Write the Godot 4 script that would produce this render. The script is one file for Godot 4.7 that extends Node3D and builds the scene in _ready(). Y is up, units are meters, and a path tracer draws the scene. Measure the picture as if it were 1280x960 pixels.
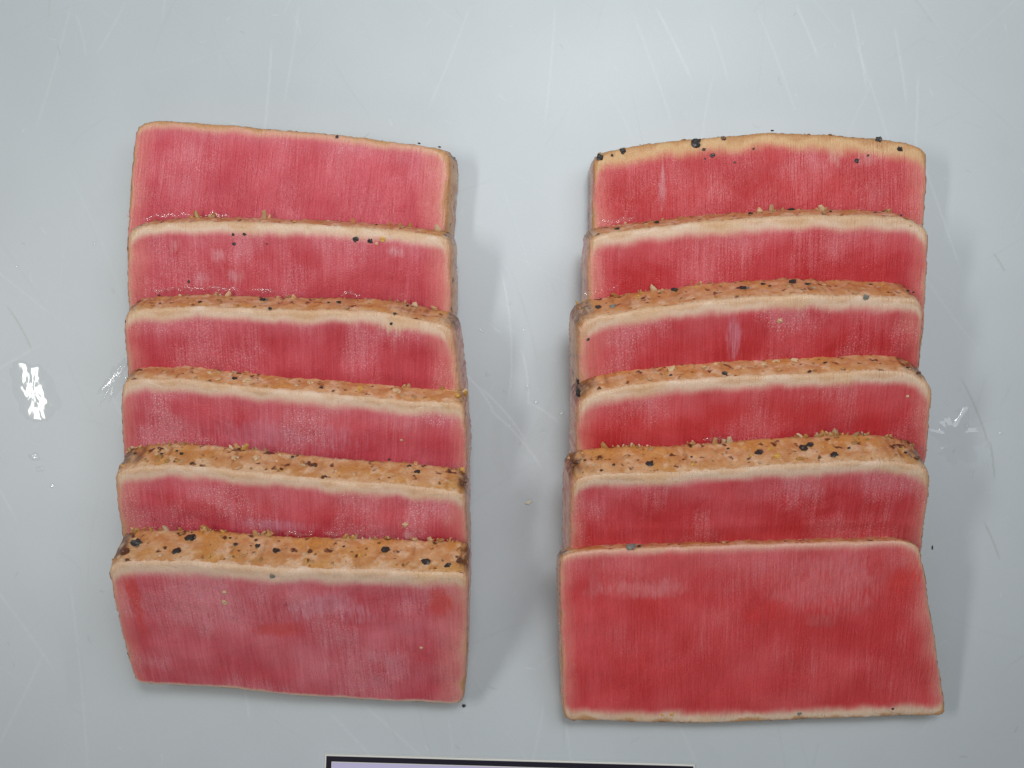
extends Node3D
# Two shingled rows of seared tuna slices on a pale blue-grey cutting board, seen from above.
# Lengths in the tables are millimetres; MM turns them into metres.
const MM := 0.001
const FACE_U0 := -6.0      # the square of slice face that the face textures cover, in mm
const FACE_V0 := -52.0
const FACE_W := 102.0
const FACE_H := 60.0
const TEX_W := 680
const TEX_H := 400

const BOARD := Color(0.742, 0.771, 0.787)

var rng := RandomNumberGenerator.new()
var bit_meshes := []
var bit_materials := {}
var face_height: Texture2D
var face_rough: Texture2D
var crust_materials := []
var crumb_material: StandardMaterial3D
var water: StandardMaterial3D


func _ready() -> void:
	# ---- camera
	var cam := Camera3D.new()
	cam.name = "camera"
	cam.fov = 37.85
	cam.near = 0.01
	cam.far = 20.0
	add_child(cam)
	cam.look_at_from_position(Vector3(0, 0.27962, 0.01465), Vector3.ZERO, Vector3(0, 0, -1))
	# ---- the dim room around, and the exposure
	var env := Environment.new()
	env.background_mode = Environment.BG_COLOR
	env.background_color = Color(0.105, 0.105, 0.104).linear_to_srgb()
	env.tonemap_mode = Environment.TONE_MAPPER_LINEAR
	env.tonemap_exposure = 1.13
	env.sdfgi_enabled = true
	env.ssao_enabled = true
	env.ssil_enabled = true
	var we := WorldEnvironment.new()
	we.name = "environment"
	we.environment = env
	add_child(we)
	# ---- work lamps over the left and right, then an added front fill and spot
	lamp("added_fill_light", Vector3(-0.312, 0.45, -0.018), Vector2(0.05, 0.22), 0.070, Color(1.0, 0.99, 0.97))
	lamp("added_fill_light", Vector3(0.36, 0.72, -0.28), Vector2(0.4, 0.4), 0.125, Color(0.97, 0.985, 1.0))
	lamp("added_fill_light", Vector3(0.03, 0.37, 0.50), Vector2(0.34, 0.12), 0.024, Color(1.0, 1.0, 1.0))  # added fill in front, for sheen on the slice faces; no known source
	var added_spot := SpotLight3D.new()  # added spot; its soft cone edge imitates shade over the near side
	added_spot.name = "added_spot_light"
	added_spot.light_energy = 0.155
	added_spot.light_color = Color(0.98, 0.995, 1.0)
	added_spot.light_size = 0.09
	added_spot.spot_angle = 25.5
	added_spot.spot_angle_attenuation = 1.0
	added_spot.spot_range = 6.0
	added_spot.spot_attenuation = 2.0
	added_spot.shadow_enabled = true
	add_child(added_spot)
	added_spot.look_at_from_position(Vector3(0.05, 0.55, -0.22), Vector3(0.008, 0.0, -0.085), Vector3(0, 0, -1))
	# ---- what everything is made of
	make_materials()
	# ---- the setting and the things
	cutting_board()
	label_card()
	for s in slices():
		tuna_slice(s)
	on_the_board()


func lamp(called: String, at: Vector3, size: Vector2, energy: float, tint: Color) -> void:
	var l := AreaLight3D.new()
	l.name = called
	l.area_size = size
	l.light_energy = energy
	l.light_color = tint
	l.area_range = 6.0
	l.area_attenuation = 2.0
	l.shadow_enabled = true
	add_child(l, true)
	l.look_at_from_position(at, Vector3.ZERO, Vector3(0, 0, -1))


func mesh_node(called: String, mesh: Mesh, material: Material, parent: Node) -> MeshInstance3D:
	var o := MeshInstance3D.new()
	o.name = called
	o.mesh = mesh
	o.material_override = material
	parent.add_child(o, true)
	return o


func tag(o: Node, label: String, category: String, group := "") -> void:
	o.set_meta("label", label)
	o.set_meta("category", category)
	if group:
		o.set_meta("group", group)


func noise(seed_no: int, frequency: float, octaves := 1, kind := FastNoiseLite.TYPE_SIMPLEX_SMOOTH) -> FastNoiseLite:
	var n := FastNoiseLite.new()
	n.seed = seed_no
	n.noise_type = kind
	n.frequency = frequency
	n.fractal_type = FastNoiseLite.FRACTAL_FBM if octaves > 1 else FastNoiseLite.FRACTAL_NONE
	n.fractal_octaves = octaves
	return n


# a field of noise as bytes; stretch > 1 draws it out down the picture, as muscle fibres run
func field(seed_no: int, w: int, h: int, frequency: float, octaves := 1, stretch := 1.0) -> PackedByteArray:
	var rows := maxi(8, int(h / stretch))
	var im := noise(seed_no, frequency, octaves).get_image(w, rows, false, false, true)
	im.convert(Image.FORMAT_L8)
	if rows != h:
		im.resize(w, h, Image.INTERPOLATE_CUBIC)
	return im.get_data()


func make_materials() -> void:
	# fine relief of a cut face: fibres that run down it, and grain
	var w := 1020
	var h := 600
	var fibre := field(11, w, h, 0.16, 2, 26.0)
	var fibre2 := field(12, w, h, 0.4, 1, 14.0)
	var grain := field(13, w, h, 0.35, 2)
	var lumps := field(14, w, h, 0.02, 3)
	var wet := field(15, w, h, 0.012, 3)
	var bytes := PackedByteArray()
	bytes.resize(w * h)
	var gloss := PackedByteArray()
	gloss.resize(w * h)
	for i in w * h:
		bytes[i] = clampi(int(fibre[i] * 0.28 + fibre2[i] * 0.22 + grain[i] * 0.36 + lumps[i] * 0.14), 0, 255)
		gloss[i] = clampi(int(44.0 + 0.36 * wet[i] + 0.12 * grain[i] + 0.1 * fibre[i]), 0, 255)
	face_height = ImageTexture.create_from_image(Image.create_from_data(w, h, false, Image.FORMAT_L8, bytes))
	face_rough = ImageTexture.create_from_image(Image.create_from_data(w, h, false, Image.FORMAT_L8, gloss))
	for k in 3:
		crust_materials.append(crust_material(k))
	for e in [["p", Color(0.03, 0.027, 0.025), 0.4], ["b", Color(0.11, 0.04, 0.016), 0.45], ["c", Color(0.62, 0.43, 0.25), 0.5], ["y", Color(0.62, 0.36, 0.07), 0.4], ["g", Color(0.20, 0.20, 0.18), 0.5]]:
		var m := StandardMaterial3D.new()
		m.albedo_color = e[1].linear_to_srgb()
		m.roughness = e[2]
		bit_materials[e[0]] = m
	crumb_material = StandardMaterial3D.new()
	crumb_material.vertex_color_use_as_albedo = true
	crumb_material.roughness = 0.42
	water = StandardMaterial3D.new()
	water.transparency = BaseMaterial3D.TRANSPARENCY_ALPHA
	water.albedo_color = Color(1, 1, 1, 0.02)
	water.roughness = 0.07
	for k in 6:
		bit_meshes.append(lump_mesh(100 + k))


# the outside of a seared slice: tan and golden, mottled, charred in places; x runs round the slice, y from its cut face to its back
func crust_material(k: int) -> StandardMaterial3D:
	var w := 2048
	var h := 264
	var big := field(200 + k, w, h, 0.010, 3)
	var mid := field(210 + k, w, h, 0.030, 3)
	var fine := field(220 + k, w, h, 0.16, 3)
	var char_spots := field(230 + k, w, h, 0.035, 4)
	var cream := field(240 + k, w, h, 0.024, 3)
	var bytes := PackedByteArray()
	bytes.resize(w * h * 3)
	var hb := PackedByteArray()
	hb.resize(w * h)
	var tan_a := Color(0.825, 0.645, 0.475)
	var tan_b := Color(0.755, 0.52, 0.32)
	var gold := Color(0.77, 0.525, 0.225)
	var pale := Color(0.86, 0.72, 0.59)
	var burnt := Color(0.27, 0.155, 0.10)
	var side_a := Color(0.86, 0.66, 0.57)
	var side_b := Color(0.81, 0.52, 0.47)
	for y in h:
		var band := 3.0 * y / h
		var deep := fposmod(band, 1.0)
		var barely := smoothstep(0.7, 2.2, band)
		for x in w:
			var i := y * w + x
			var c := tan_a.lerp(tan_b, smoothstep(70.0, 200.0, mid[i] * 0.7 + fine[i] * 0.3))
			c = c.lerp(gold, 0.5 * smoothstep(125.0, 215.0, big[i] + 55.0 * deep - 20.0))
			c = c.lerp(pale, 0.8 * smoothstep(138.0, 205.0, cream[i] + 60.0 * (0.35 - deep)))
			if barely > 0.0:
				c = c.lerp(side_a.lerp(side_b, smoothstep(90.0, 180.0, mid[i])), barely * smoothstep(235.0, 150.0, cream[i]))
			c = c.lerp(burnt, 0.85 * (1.0 - 0.8 * barely) * smoothstep(184.0, 226.0, char_spots[i] + 14.0 * deep))
			var tone := 0.89 + 0.21 * fine[i] / 255.0
			bytes[i * 3] = clampi(int(c.r * tone * 255.0), 0, 255)
			bytes[i * 3 + 1] = clampi(int(c.g * tone * 255.0), 0, 255)
			bytes[i * 3 + 2] = clampi(int(c.b * tone * 255.0), 0, 255)
			hb[i] = int(fine[i] * 0.45 + mid[i] * 0.55)
	var m := StandardMaterial3D.new()
	m.albedo_texture = ImageTexture.create_from_image(Image.create_from_data(w, h, false, Image.FORMAT_RGB8, bytes))
	m.roughness = 0.23
	m.vertex_color_use_as_albedo = true
	m.metallic_specular = 0.5
	m.heightmap_enabled = true
	m.heightmap_texture = ImageTexture.create_from_image(Image.create_from_data(w, h, false, Image.FORMAT_L8, hb))
	m.heightmap_scale = 0.010
	return m


# ---------------------------------------------------------------- small shapes

func icosphere(times: int) -> Array:
	var t := (1.0 + sqrt(5.0)) / 2.0
	var v := [Vector3(-1, t, 0), Vector3(1, t, 0), Vector3(-1, -t, 0), Vector3(1, -t, 0), Vector3(0, -1, t), Vector3(0, 1, t), Vector3(0, -1, -t), Vector3(0, 1, -t), Vector3(t, 0, -1), Vector3(t, 0, 1), Vector3(-t, 0, -1), Vector3(-t, 0, 1)]
	for i in v.size():
		v[i] = v[i].normalized()
	var f := [[0, 11, 5], [0, 5, 1], [0, 1, 7], [0, 7, 10], [0, 10, 11], [1, 5, 9], [5, 11, 4], [11, 10, 2], [10, 7, 6], [7, 1, 8], [3, 9, 4], [3, 4, 2], [3, 2, 6], [3, 6, 8], [3, 8, 9], [4, 9, 5], [2, 4, 11], [6, 2, 10], [8, 6, 7], [9, 8, 1]]
	for n in times:
		var seen := {}
		var g := []
		for tri in f:
			var m := []
			for k in 3:
				var a: int = mini(tri[k], tri[(k + 1) % 3])
				var b: int = maxi(tri[k], tri[(k + 1) % 3])
				var key := a * 10000 + b
				if not seen.has(key):
					seen[key] = v.size()
					v.append(((v[a] + v[b]) / 2.0).normalized())
				m.append(seen[key])
			g.append_array([[tri[0], m[0], m[2]], [tri[1], m[1], m[0]], [tri[2], m[2], m[1]], m])
		f = g
	return [v, f]


# an irregular grain about 2 across (radius 1)
func lump_mesh(seed_no: int) -> ArrayMesh:
	rng.seed = seed_no
	var s := icosphere(1)
	var n := noise(seed_no, 0.9, 2)
	var st := SurfaceTool.new()
	st.begin(Mesh.PRIMITIVE_TRIANGLES)
	st.set_smooth_group(-1)
	var moved := []
	for p in s[0]:
		var q: Vector3 = p * (1.0 + 0.75 * n.get_noise_3dv(p * 1.3) + rng.randf_range(-0.1, 0.1))
		moved.append(q)
	for tri in s[1]:
		for k in [0, 2, 1]:
			st.add_vertex(moved[tri[k]])
	st.generate_normals()
	return st.commit()


# one crumb of a heap of crumbs: an uneven grain with its own tone, stretched along `along`
func add_crumb(st: SurfaceTool, ico: Array, at: Vector3, along: Vector3, out_way: Vector3, size: Vector3, tone: Color) -> void:
	var y := along.normalized()
	var x := y.cross(out_way).normalized()
	if x.length() < 0.1:
		x = y.cross(Vector3(0.3, 0.5, 0.8)).normalized()
	var z := x.cross(y)
	var pts := []
	for p in ico[0]:
		var q: Vector3 = p * rng.randf_range(0.65, 1.25)
		pts.append((at + x * q.x * size.x + y * q.y * size.y + z * q.z * size.z) * MM)
	st.set_color(tone)
	for tri in ico[1]:
		for k in [0, 2, 1]:
			st.add_vertex(pts[tri[k]])


# ---------------------------------------------------------------- a slice

# the outline of the cut face, clockwise seen from the front, as `count` points (u, v) in mm
func outline(s: Dictionary, count: int) -> PackedVector2Array:
	var w: float = s.wide
	var tall: float = s.tall
	var rough := PackedVector2Array()
	var keys := [Vector2.ZERO]
	keys.append_array(s.top)
	keys.append(Vector2(w, 0))
	for k in keys.size() - 1:
		var a: Vector2 = keys[k]
		var b: Vector2 = keys[k + 1]
		for j in int(ceil(a.distance_to(b) / 0.3)):
			rough.append(a.lerp(b, j / ceil(a.distance_to(b) / 0.3)))
	var low: Array = s.get("low", [])
	var corners := [Vector2(w, 0), Vector2(w + s.foot.y, -tall - s.get("drop", Vector2.ZERO).y)]
	for p in low:
		corners.append(p + Vector2(0, -tall))
	corners.append_array([Vector2(-s.foot.x, -tall - s.get("drop", Vector2.ZERO).x), Vector2.ZERO])
	for k in corners.size() - 1:
		var a: Vector2 = corners[k]
		var b: Vector2 = corners[k + 1]
		var bulge: float = s.get("bulge", 0.5) if k == 0 or k == corners.size() - 2 else 0.0
		var side := 1.0 if k == 0 else -1.0
		for j in int(a.distance_to(b) / 0.3):
			var f := j / (a.distance_to(b) / 0.3)
			rough.append(a.lerp(b, f) + Vector2(side * bulge * sin(PI * f), 0))
	var total := 0.0
	for k in rough.size():
		total += rough[k].distance_to(rough[(k + 1) % rough.size()])
	var even := PackedVector2Array()
	var step := total / count
	var need := 0.0
	var gone := 0.0
	for k in rough.size():
		var a := rough[k]
		var b := rough[(k + 1) % rough.size()]
		var l := a.distance_to(b)
		while need < gone + l - 0.000001 and even.size() < count:
			even.append(a.lerp(b, (need - gone) / maxf(l, 0.00001)))
			need += step
		gone += l
	while even.size() < count:
		even.append(even[0])
	for pass_no in int(s.get("round", 16)):
		var soft := even.duplicate()
		for k in count:
			soft[k] = even[k] * 0.4 + (even[(k + 1) % count] + even[(k + count - 1) % count]) * 0.3
		even = soft
	var n1 := noise(s.seed + 1, 0.11, 2)
	var n2 := noise(s.seed + 2, 0.9, 2)
	var done := even.duplicate()
	for k in count:
		var t := (even[(k + 1) % count] - even[(k + count - 1) % count]).normalized()
		var out_way := Vector2(-t.y, t.x)
		done[k] = even[k] + out_way * (0.24 * n1.get_noise_2dv(even[k]) + 0.16 * n2.get_noise_2dv(even[k]))
	return done


# a point of the slice: u across, v up the face, d into the slice from its face; in the slice's own axes, mm
func place(s: Dictionary, u: float, v: float, d: float) -> Vector3:
	var f: float = clampf(d / s.thick, 0.0, 1.0)
	var spread: float = sqrt(f) if f > 0.0 else 0.0
	var uu: float = u - s.flare.x * spread * smoothstep(0.30, 0.0, u / s.wide) + s.flare.y * spread * smoothstep(0.7, 1.0, u / s.wide)
	var vv: float = v - s.get("skew", 0.0) * f * smoothstep(-0.5 * s.tall, 0.0, v)
	return s.origin + Vector3.RIGHT * uu + s.up_face * vv - s.out_face * d


func ring_strip(st: SurfaceTool, a: int, b: int, count: int) -> void:
	for k in count:
		var n := (k + 1) % count
		st.add_index(a + k); st.add_index(b + k); st.add_index(b + n)
		st.add_index(a + k); st.add_index(b + n); st.add_index(a + n)


func tuna_slice(s: Dictionary) -> void:
	rng.seed = s.seed
	var root := Node3D.new()
	root.name = "tuna_slice" if not has_node("tuna_slice") else "tuna_slice_%03d" % s.number
	var tilt := deg_to_rad(s.tilt)
	s.up_face = Vector3(0, sin(tilt), -cos(tilt))
	s.out_face = Vector3(0, cos(tilt), sin(tilt))
	s.origin = Vector3(-s.wide / 2.0, s.y, 0)
	root.position = Vector3(s.x, 0, s.z) * MM
	root.rotation.y = deg_to_rad(s.yaw)
	tag(root, s.label, "tuna slice", "seared tuna slices laid in two overlapping rows")
	add_child(root)

	var count := 420
	var rim := outline(s, count)
	var mid := Vector2(s.wide / 2.0, -s.tall / 2.0)
	var wave := noise(s.seed + 5, 0.06, 2)
	var ripple := noise(s.seed + 6, 0.35, 2)
	# ---- the meat: one closed body, from the middle of the cut face out over its edge to the back
	var st := SurfaceTool.new()
	st.begin(Mesh.PRIMITIVE_TRIANGLES)
	st.set_smooth_group(0)
	var put := func(u: float, v: float, d: float) -> void:
		st.set_uv(Vector2((u - FACE_U0) / FACE_W, 1.0 - (v - FACE_V0) / FACE_H))
		st.add_vertex(place(s, u, v, d) * MM)
	put.call(mid.x, mid.y, 0.0)
	var rings := [0.03, 0.07, 0.11, 0.16, 0.21, 0.26, 0.31, 0.36, 0.41, 0.46, 0.51, 0.56, 0.61, 0.66, 0.71, 0.76, 0.81, 0.855, 0.9, 0.93]
	for q in rings:
		for k in count:
			var p: Vector2 = mid.lerp(rim[k], q)
			put.call(p.x, p.y, -0.35 * wave.get_noise_2dv(p) - 0.07 * ripple.get_noise_2dv(p) * smoothstep(1.0, 0.8, q) * smoothstep(0.0, 0.3, q))
	var lips := [[1.05, 0.02], [0.75, 0.09], [0.48, 0.22], [0.25, 0.42], [0.09, 0.68], [0.0, 1.05], [0.0, s.thick * 0.5], [0.0, s.thick - 0.4], [0.4, s.thick]]
	for e in lips:
		for k in count:
			var t := (rim[(k + 1) % count] - rim[(k + count - 1) % count]).normalized()
			var p: Vector2 = rim[k] - Vector2(-t.y, t.x) * e[0]
			put.call(p.x, p.y, e[1] - 0.3 * wave.get_noise_2dv(p) * smoothstep(1.0, 0.0, e[1]))
	put.call(mid.x, mid.y, s.thick)
	for k in count:
		st.add_index(0); st.add_index(1 + k); st.add_index(1 + (k + 1) % count)
	var many := rings.size() + lips.size()
	for r in many - 1:
		ring_strip(st, 1 + r * count, 1 + (r + 1) * count, count)
	var last := 1 + (many - 1) * count
	for k in count:
		st.add_index(last + count); st.add_index(last + (k + 1) % count); st.add_index(last + k)
	st.generate_normals()
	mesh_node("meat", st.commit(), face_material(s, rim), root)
	# ---- the seared crust round it
	var cs := SurfaceTool.new()
	cs.begin(Mesh.PRIMITIVE_TRIANGLES)
	cs.set_smooth_group(0)
	var rough1 := noise(s.seed + 7, 0.35, 3)
	var rough2 := noise(s.seed + 8, 1.3, 2)
	var steps := 13
	var around := PackedFloat32Array()
	var length := 0.0
	for k in count:
		around.append(length)
		length += rim[k].distance_to(rim[(k + 1) % count])
	for r in steps:
		var f := float(r) / (steps - 1)
		for k in count + 1:
			var kk := k % count
			var t := (rim[(kk + 1) % count] - rim[(kk + count - 1) % count]).normalized()
			var out_way := Vector2(-t.y, t.x)
			var p := rim[kk]
			var edge: float = 0.72 + 0.45 * maxf(-0.5, rough1.get_noise_2dv(p * 1.5))
			var d: float = lerpf(edge, s.thick + 0.25, f)
			var body := Vector3(p.x, p.y, d)
			var swell: float = 0.26 + 0.34 * rough1.get_noise_3dv(body) + 0.15 * rough2.get_noise_3dv(body)
			swell = maxf(0.06, swell) * smoothstep(0.0, 0.22, f) * lerpf(1.0, 0.45, smoothstep(0.6, 0.95, absf(out_way.x)))
			var corner: float = smoothstep(0.12, 0.40, absf(out_way.x) * out_way.y) + 0.5 * smoothstep(0.8, 1.0, f) * smoothstep(0.1, 0.4, rough1.get_noise_1d(p.x * 1.1) + 0.1)
			var singed: float = clampf(corner * (0.75 + 1.1 * rough1.get_noise_3dv(body * 1.7)) * s.singe * 1.35, 0.0, 1.0) * smoothstep(0.03, 0.3, f)
			cs.set_color(Color(1, 1, 1).lerp(Color(0.22, 0.115, 0.06), 0.9 * singed))
			if r == 0:
				swell = -0.06
			if r == steps - 1:
				swell = -0.5
			p += out_way * swell
			var pale: float = (s.side.y if out_way.x > 0.0 else s.side.x) * smoothstep(0.55, 0.95, absf(out_way.x))
			cs.set_uv(Vector2((around[kk] if k < count else length) / 300.0 + s.turn, clampf(d / 12.5 + 2.0 * pale, 0.01, 2.99) / 3.0))
			cs.add_vertex(place(s, p.x, p.y, d) * MM)
	for r in steps - 1:
		for k in count:
			var a := r * (count + 1) + k
			var b := a + count + 1
			cs.add_index(a); cs.add_index(b); cs.add_index(b + 1)
			cs.add_index(a); cs.add_index(b + 1); cs.add_index(a + 1)
	cs.generate_normals()
	mesh_node("seared_crust", cs.commit(), crust_materials[s.number % 3], root)
	# ---- frayed shreds along the back edge of the crust and crumbs stuck over it, too many and small to count
	var fs := SurfaceTool.new()
	fs.begin(Mesh.PRIMITIVE_TRIANGLES)
	fs.set_smooth_group(-1)
	var ico := icosphere(0)
	var tones := [Color(0.50, 0.27, 0.11), Color(0.56, 0.34, 0.17), Color(0.44, 0.20, 0.06), Color(0.60, 0.42, 0.25), Color(0.52, 0.28, 0.07)]
	var clump := noise(s.seed + 9, 0.09, 2)
	var tops := []
	for k in count:
		if rim[k].y > -3.0 and rim[k].x > 0.5 and rim[k].x < s.wide - 0.5:
			tops.append(rim[k])
	for n in int(300 * s.fray):
		var p: Vector2 = tops[rng.randi() % tops.size()]
		if clump.get_noise_1d(p.x * 1.3) < rng.randf_range(-0.1, 0.45):
			continue
		var at := place(s, p.x, p.y + rng.randf_range(0.0, 0.35), s.thick + rng.randf_range(-0.8, 0.15))
		var along: Vector3 = s.up_face * rng.randf_range(0.5, 1.2) + Vector3(rng.randf_range(-0.7, 0.7), 0, 0) + s.out_face * rng.randf_range(-0.5, 0.4)
		var big := 0.1 + 0.75 * pow(rng.randf(), 3.5)
		add_crumb(fs, ico, at, along, s.out_face, Vector3(big, big * rng.randf_range(1.0, 2.6), big * 0.7), tones[rng.randi() % 5] * rng.randf_range(0.7, 1.05))
	for n in int(90 * s.fray):
		var p: Vector2 = tops[rng.randi() % tops.size()]
		var at := place(s, p.x, p.y + 0.25, rng.randf_range(1.2, s.thick))
		var along: Vector3 = Vector3(rng.randf_range(-1, 1), 0, 0) - s.out_face * rng.randf_range(-1, 1)
		var big := 0.12 + 0.5 * pow(rng.randf(), 3.0)
		add_crumb(fs, ico, at, along, s.up_face, Vector3(big, big * rng.randf_range(1.0, 2.0), big * 0.55), tones[rng.randi() % 5] * rng.randf_range(0.7, 1.1))
	fs.generate_normals()
	var shreds := mesh_node("crust_crumbs", fs.commit(), crumb_material, root)
	shreds.set_meta("kind", "stuff")
	# ---- beads of juice caught where the crust touches the slice behind
	for span in s.get("wet", []):
		var ws := SurfaceTool.new()
		ws.begin(Mesh.PRIMITIVE_TRIANGLES)
		ws.set_smooth_group(0)
		var sides := 10
		var along_steps := maxi(4, int((span[1] - span[0]) / 0.3))
		var drift := noise(s.seed + 40 + int(span[0]), 0.35, 2)
		for j in along_steps + 1:
			var u: float = lerpf(span[0], span[1], float(j) / along_steps)
			var high := -99.0
			for p in tops:
				if absf(p.x - u) < 1.0:
					high = maxf(high, p.y)
			var thick_here: float = (0.30 + 0.35 * drift.get_noise_1d(u * 3.0)) * minf(1.0, minf(j, along_steps - j) * 0.5 + 0.05)
			var centre := place(s, u, high + 0.55 + 0.9 * drift.get_noise_1d(u + 60.0) + span[2], s.thick + 0.1)
			for k in sides:
				var a := TAU * k / sides
				ws.add_vertex((centre + (s.up_face * cos(a) * 1.5 + s.out_face * sin(a)) * maxf(0.03, thick_here)) * MM)
		for j in along_steps:
			ring_strip(ws, j * sides, (j + 1) * sides, sides)
		ws.generate_normals()
		mesh_node("juice_bead", ws.commit(), water, root)
	# ---- flakes of pepper and crumbs of garlic that one can pick out
	var words := {"p": "pepper_flake", "b": "charred_flake", "c": "garlic_crumb", "y": "mustard_crumb", "g": "grey_pepper_flake"}
	for bit in s.bits.split(" ", false):
		var e: PackedStringArray = bit.split(",")
		var a := e[1].to_float()
		var b := e[2].to_float()
		var size := e[3].to_float()
		var at: Vector3
		var away: Vector3
		match e[0]:
			"f":
				at = place(s, a, b, -0.35 * wave.get_noise_2d(a, b))
				away = s.out_face
			"c":
				var high := -99.0
				for p in tops:
					if absf(p.x - a) < 1.0:
						high = maxf(high, p.y)
				at = place(s, a, high + 0.3, b)
				away = s.up_face
			"l":
				at = place(s, 0.1, b, a)
				away = Vector3(-0.9, 0.4, 0)
			_:
				at = place(s, s.wide - 0.1, b, a)
				away = Vector3(0.9, 0.4, 0)
		var x := Vector3.RIGHT.rotated(away.normalized(), rng.randf_range(-0.7, 0.7))
		x = (x - away.normalized() * x.dot(away.normalized())).normalized() if absf(away.x) < 0.5 else s.up_face
		var y := away.normalized()
		var z := x.cross(y).normalized()
		var m := mesh_node(words[e[4]], bit_meshes[rng.randi() % 6], bit_materials[e[4]], root)
		m.transform = Transform3D(Basis(x * size * 0.41 * MM, y * size * 0.2 * MM, z * size * rng.randf_range(0.3, 0.42) * MM), at * MM)


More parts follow.
